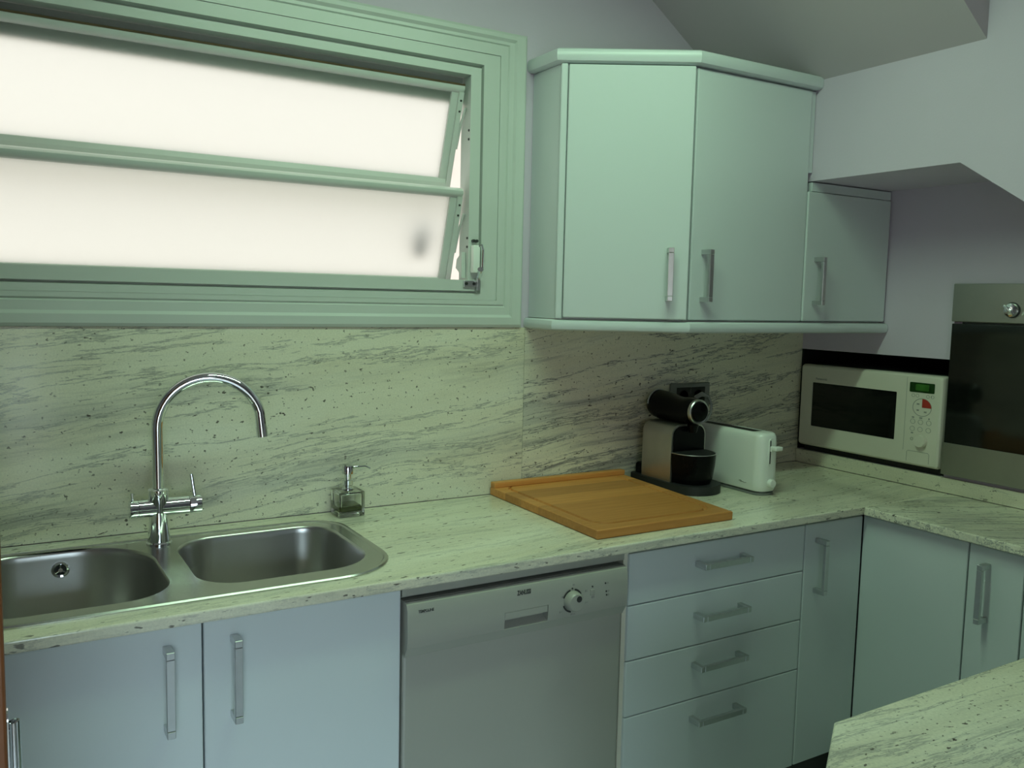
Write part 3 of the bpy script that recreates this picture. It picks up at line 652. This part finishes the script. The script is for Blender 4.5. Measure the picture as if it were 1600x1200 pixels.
bmesh.ops.triangle_fill(bm, use_beauty=True, use_dissolve=False, edges=e_)
sv2 = [bm.verts.new((x, y, tz1-.05)) for x, y in slot]; bridge(bm, sv, sv2); bm.faces.new(sv2)
tb = obj('shell', bm, M['toaster'], ts, 40)
bm = bmesh.new(); prism(bm, rrect(tx0+.0195, tx1-.0215, ty0+.0555, ty1-.0505, .006, 3), 'z', tz1-.049, tz1-.0015); obj('slot', bm, M['matblack'], ts, label='dark toasting slot')
bm = bmesh.new(); prism(bm, ins(T4, .005, R4), 'z', .9008, .9075); prism(bm, ins(T4, .010, R4), 'z', .9075, .9128); obj('foot_plate', bm, M['grey'], ts, 40)
tcx = (tx0+tx1)/2; ye = ty0
bm = bmesh.new(); prism(bm, rrect(tcx-.012, tcx+.014, .992, 1.078, .011, 6), 'y', ye-.0012, ye+.004); lp = obj('lever_recess', bm, M['toaster'], ts, 30)
bm = bmesh.new(); box(bm, tcx-.0085, tcx-.0050, ye-.0022, ye-.0008, 1.000, 1.072); obj('lever_slit', bm, M['matblack'], lp)
bm = bmesh.new(); box(bm, tcx-.010, tcx+.006, ye-.010, ye-.002, 1.038, 1.056, bev=.003); box(bm, tcx-.013, tcx+.018, ye-.030, ye-.009, 1.043, 1.056, bev=.004, seg=3); obj('lever', bm, M['toaster'], ts, 40)
bm = bmesh.new(); revolve(bm, (tcx, ye+.002, .939), (0, -1, 0), [(.0135, 0), (.0135, .012), (.0120, .015), (0, .0155)], 24); obj('browning_knob', bm, M['toaster'], ts, 30)
bm = bmesh.new(); tube(bm, [(tx0-.0004, -.300, .936), (tx0-.0004, -.306, .939), (tx0-.0004, -.312, .937), (tx0-.0004, -.306, .934), (tx0-.0004, -.318, .935), (tx0-.0004, -.324, .933), (tx0-.0004, -.331, .935)], .0007, 6); obj('maker_mark', bm, M['inkgrey'], ts)

# ------------------------------------------------------------------ socket on the splashback
so = empty('wall_socket', (1.73, -.001, 1.17), 'dark grey double wall socket plate on the granite behind the coffee machine', 'socket')
bm = bmesh.new(); box(bm, 1.643, 1.821, -.0095, -.0005, 1.128, 1.214, bev=.003); fp = obj('plate', bm, M['grey'], so)
for a, b in ((1.669, 1.732), (1.734, 1.797)):
    bm = bmesh.new(); box(bm, a, b, -.0115, -.0097, 1.142, 1.200, bev=.001, seg=1); ms = obj('insert', bm, M['matblack'], so)
    bm = bmesh.new(); c_ = (a+b)/2; revolve(bm, (c_, -.0117, 1.171), (0, -1, 0), [(.021, 0), (.0215, .0008), (.0195, .001), (.0195, .0)], 24); obj('socket_ring', bm, M['dark'], ms)

# ------------------------------------------------------------------ wall cabinets
UY, UZ0, UZ1 = -.342, 1.400, 2.190
def offset_path(pts, d):
    """offset an open polyline outwards (to the room) by d"""
    out = []
    for i, p in enumerate(pts):
        p = Vector(p); ns = []
        if i > 0: e = (p-Vector(pts[i-1])).normalized(); ns.append(Vector((e.y, -e.x)))
        if i < len(pts)-1: e = (Vector(pts[i+1])-p).normalized(); ns.append(Vector((e.y, -e.x)))
        if len(ns) == 1: out.append(p + ns[0]*d)
        else:
            b = (ns[0]+ns[1]).normalized(); out.append(p + b*(d/b.dot(ns[0])))
    return [(q.x, q.y) for q in out]
WP = [(1.078, .006), (1.078, -.140), (1.404, UY), (1.8985, UY)]           # plan of the fronts
def moulding(idx, z0, z1, parent, name, out=.010, pts=WP):
    """rounded board edge following the fronts between points idx"""
    prof = [(-.02, z0), (out-.010, z0), (out-.003, z0+.004), (out, z0+.012), (out, z1-.012), (out-.003, z1-.004), (out-.010, z1), (-.02, z1)]
    loops = [[(*offset_path(pts, d)[i], z) for d, z in prof] for i in idx]
    bm = bmesh.new(); loft(bm, loops); return obj(name, bm, M['white'], parent, 30)
ac = empty('angled_wall_cabinet', (1.2, -.12, UZ0), 'white wall cabinet with angled door next to the window', 'wall cabinet')
bm = bmesh.new(); I_ = offset_path(WP, -.022)
prism(bm, [(1.079, .006), (1.079, -.1375), (1.402, UY+.023), (1.402, .006)], 'z', 1.434, 2.149); obj('body', bm, M['white'], ac)
# corner post and angled door
a, b = Vector((1.078, -.140)), Vector((1.404, UY)); e = (b-a).normalized(); nn = Vector((e.y, -e.x)); Lw = (b-a).length
def adoor(u0, u1, z0, z1, t0, t1, bev=.003):
    bm = bmesh.new(); q = bmesh.new(); box(q, u0, u1, t0, t1, z0, z1, bev=bev)
    T = Matrix(((e.x, nn.x, 0, a.x), (e.y, nn.y, 0, a.y), (0, 0, 1, 0), (0, 0, 0, 1))); merge(bm, q, T); return bm
obj('corner_post', adoor(.0005, .020, 1.434, 2.149, -.001, .013, .004), M['white'], ac)
ad = obj('door', adoor(.0225, Lw-.006, 1.438, 2.146, -.001, .016), M['white'], ac)
hp = a + e*(Lw-.062) + nn*.016
obj('handle', bar_handle((hp.x, hp.y, 1.566), (0, 0, 1), (nn.x, nn.y, 0), .150), M['handle'], ad)
moulding((0, 1, 2), 2.151, UZ1, ac, 'cornice', .022); moulding((0, 1, 2), UZ0, 1.432, ac, 'bottom_board', .016)
tc_ = empty('tall_wall_cabinet', (1.65, -.17, UZ0), 'white single-door wall cabinet between angled cabinet and bulkhead', 'wall cabinet')
obj('body', B(1.4035, 1.8975, UY+.021, .006, 1.434, 2.149), M['white'], tc_)
td = obj('door', B(1.407, 1.8765, UY-.001, UY+.018, 1.438, 2.146, bev=.003), M['white'], tc_)
obj('filler', B(1.8785, 1.8975, UY+.004, UY+.0195, 1.90, 2.146, bev=.001), M['white'], tc_)
obj('handle', bar_handle((1.452, UY-.001, 1.566), (0, 0, 1), (0, -1, 0), .150), M['handle'], td)
moulding((2, 3), 2.151, UZ1, tc_, 'cornice', .022)
WP2 = WP[:3] + [(XW-.002, UY)]
moulding((2, 3), UZ0, 1.432, tc_, 'bottom_board', .016, WP2)
sm = empty('small_wall_cabinet', (2.09, -.17, 1.434), 'small white wall cabinet tucked under the bulkhead', 'wall cabinet')
obj('body', B(1.8985, XW-.003, UY+.021, .006, 1.434, 1.8715), M['white'], sm)
sdoor = obj('door', B(1.8795, XW-.008, UY-.004, UY+.015, 1.438, 1.842, bev=.004), M['white'], sm)
obj('filler', B(1.9005, XW-.004, UY+.002, UY+.0195, 1.844, 1.8715, bev=.001), M['white'], sm)
obj('handle', bar_handle((1.926, UY-.004, 1.564), (0, 0, 1), (0, -1, 0), .150), M['handle'], sdoor)

# ------------------------------------------------------------------ microwave
mw = empty('microwave', (2.45, -.31, NZ0), 'cream microwave oven with red dial segment set in the wall niche', 'microwave')
MXF = 2.262; MY0, MY1, MZ0, MZ1 = -.590, -.022, .972, 1.272
obj('body', B(MXF+.030, MXF+.38, MY0+.006, MY1-.004, MZ0+.002, MZ1-.004, bev=.004), M['grey'], mw)
obj('base', B(MXF+.033, MXF+.34, MY0+.01, MY1-.006, NZ0+.0008, MZ0+.0015), M['matblack'], mw)
bm = bmesh.new(); FL = (MY0, MY1, MZ0, MZ1); prev = None
for d, x in ((0, MXF+.0295), (0, MXF+.012), (.003, MXF+.004), (.008, MXF)):
    vs = [bm.verts.new((x, y, z)) for y, z in ins(FL, d, [.010]*4)]
    if prev: bridge(bm, prev, vs)
    else: bm.faces.new(vs)
    prev = vs
# window opening in the front
e_ = [bm.edges.get((prev[i], prev[(i+1) % len(prev)])) for i in range(len(prev))]
wl = rrect(-.427, -.078, 1.047, 1.208, .003, 2); wv = [bm.verts.new((MXF, y, z)) for y, z in wl]
e_ += [bm.edges.new((wv[i], wv[(i+1) % len(wv)])) for i in range(len(wv))]
bmesh.ops.triangle_fill(bm, use_beauty=True, use_dissolve=False, edges=e_)
wv2 = [bm.verts.new((MXF+.006, y, z)) for y, z in wl]; bridge(bm, wv, wv2); bm.faces.new(wv2)
mf = obj('front', bm, M['cream'], mw, 30)
bm = bmesh.new(); prism(bm, rrect(-.4265, -.0785, 1.0475, 1.2075, .003, 2), 'x', MXF+.003, MXF+.0058); obj('window', bm, M['ovenglass'], mw)
obj('door_seam', B(MXF-.0004, MXF+.001, -.4635, -.4625, 1.02, 1.262), M['inkgrey'], mf)
bm = bmesh.new(); prism(bm, rrect(-.562, -.474, 1.214, 1.246, .003, 3), 'x', MXF-.0012, MXF+.001); dsp = obj('display', bm, M['lcd'], mw)
bm = bmesh.new(); prism(bm, rrect(-.543, -.495, 1.220, 1.241, .003, 3), 'x', MXF-.0016, MXF-.001); obj('digits_window', bm, M['lcd2'], dsp)
cy_, cz_ = -.522, 1.166; rx_, rz_ = .033, .0285
bm = bmesh.new(); tube(bm, [(MXF-.0005, cy_+rx_*math.cos(2*PI*i/36), cz_+rz_*math.sin(2*PI*i/36)) for i in range(37)], .0008, 6)
box(bm, MXF-.0008, MXF, cy_-rx_, cy_+rx_*.0, cz_-.0006, cz_+.0006); box(bm, MXF-.0008, MXF, cy_-.0006, cy_+.0006, cz_, cz_+rz_)
pad = obj('start_dial_outline', bm, M['inkgrey'], mf)
bm = bmesh.new(); prism(bm, [(cy_, cz_)] + [(cy_-rx_*math.sin(PI/2*i/10), cz_+rz_*math.cos(PI/2*i/10)) for i in range(11)], 'x', MXF-.0012, MXF-.0002); obj('red_segment', bm, M['red'], mf)
def ringmark(y, z, r): obj('key_ring', tube(bmesh.new(), [(MXF-.0003, y+r*math.cos(2*PI*i/16), z+r*.9*math.sin(2*PI*i/16)) for i in range(17)], .0006, 5), M['inkgrey'], mf)
for y in (-.492, -.520, -.549):
    for z in (1.118, 1.094): ringmark(y, z, .0085)
for y in (-.488, -.503, -.540, -.556): ringmark(y, 1.203, .0055)
ringmark(-.492, 1.060, .005)
for y, z, wy in ((-.507, 1.176, .009), (-.507, 1.156, .008), (-.534, 1.152, .009), (-.492, 1.1315, .008), (-.520, 1.1315, .010), (-.549, 1.1315, .005), (-.492, 1.080, .008), (-.552, 1.2035, .003)):
    obj('key_symbol', B(MXF-.0006, MXF+.001, y-wy/2, y+wy/2, z-.0022, z+.0022), M['inkgrey'], mf)
bm = bmesh.new(); tube(bm, [(MXF-.0003, -.477, .985), (MXF-.0003, -.477, 1.016), (MXF-.0003, -.481, 1.020), (MXF-.0003, -.553, 1.020), (MXF-.0003, -.557, 1.016), (MXF-.0003, -.557, .985)], .0007, 6); obj('door_release', bm, M['inkgrey'], mf)
bm = bmesh.new(); revolve(bm, (MXF+.0005, -.528, 1.057), (-1, 0, 0), [(.021, 0), (.0205, .013), (.0185, .016), (0, .0165)], 28); obj('timer_knob', bm, M['cream'], mf, 30)
bm = bmesh.new(); text_mesh(bm, 'Panasonic', .0105, Matrix.Translation((MXF-.0004, -.118, 1.2225)) @ Matrix.Rotation(-PI/2, 4, 'Z') @ TXR, .050, .0002); obj('maker_lettering', bm, M['inkgrey'], mf)

# ------------------------------------------------------------------ built-in oven
ov = empty('built_in_oven', (2.5, -.89, OZ0), 'stainless steel and black glass oven built into the lavender wall', 'oven')
OX = XW-.022
obj('body', B(XW+.002, XW+.50, OY0+.022, OY1-.022, OZ0+.014, OZ1-.014), M['grey'], ov)
pn = obj('control_panel', B(OX, XW-.0008, OY0, OY1, 1.447, OZ1, bev=.003), M['ovensteel'], ov)
dd = obj('door', B(OX+.001, XW-.0008, OY0+.002, OY1-.002, OZ0+.003, 1.441, bev=.002), M['ovenglass'], ov)
obj('lower_trim', B(OX-.0015, OX+.0009, OY0, OY1, OZ0, 1.064, bev=.0006, seg=1), M['ovensteel'], dd)
bm = bmesh.new()
for y in (OY0+.07, OY1-.16): cyl(bm, (OX, -1.15 if y < -.9 else -.90, 1.405), (OX-.03, -1.15 if y < -.9 else -.90, 1.405), .006)
cyl(bm, (OX-.03, -1.17, 1.405), (OX-.03, -.885, 1.405), .008); obj('door_handle', bm, M['ovensteel'], dd, True)
for ky_ in (-.786, -1.004):
    bm = bmesh.new(); cyl(bm, (OX-.0002, ky_, 1.4865), (OX-.002, ky_, 1.4865), .0235, n=32); kb = obj('knob_seat', bm, M['ink'], pn)
    bm = bmesh.new(); revolve(bm, (OX-.002, ky_, 1.4865), (-1, 0, 0), [(.0205, 0), (.0205, .008), (.019, .012), (.012, .014), (0, .0145)], 32)
    q = bmesh.new(); box(q, -.022, -.010, -.0205, .0205, -.0035, .0035, bev=.0015); merge(bm, q, Matrix.Translation((OX-.002, ky_, 1.4865)) @ Matrix.Rotation(math.radians(42), 4, 'X'))
    obj('knob', bm, M['chrome'], pn, 30)
for k in range(10):
    a = 2*PI*k/10; bm = bmesh.new(); cyl(bm, (OX-.0006, -.786+.031*math.cos(a), 1.4865+.031*math.sin(a)), (OX+.0005, -.786+.031*math.cos(a), 1.4865+.031*math.sin(a)), .0013, n=8); obj('scale_dot', bm, M['inkgrey'], pn)

# ------------------------------------------------------------------ fluorescent ceiling lamp (above the view)
lp = empty('ceiling_lamp', (.66, -.89, ZC), 'long fluorescent lamp fixed to the kitchen ceiling', 'lamp')
obj('housing', B(.06, 1.26, -.96, -.82, ZC-.035, ZC-.0005, bev=.004), M['alu'], lp)
obj('diffuser', B(.08, 1.24, -.945, -.835, ZC-.060, ZC-.0355, bev=.006), M['diffuser'], lp)
area('ceiling_lamp_light', (.66, -.89, ZC-.066), (0, 0, 0), 1.15, .10, LAMP_POWER, LAMP_COLOR)
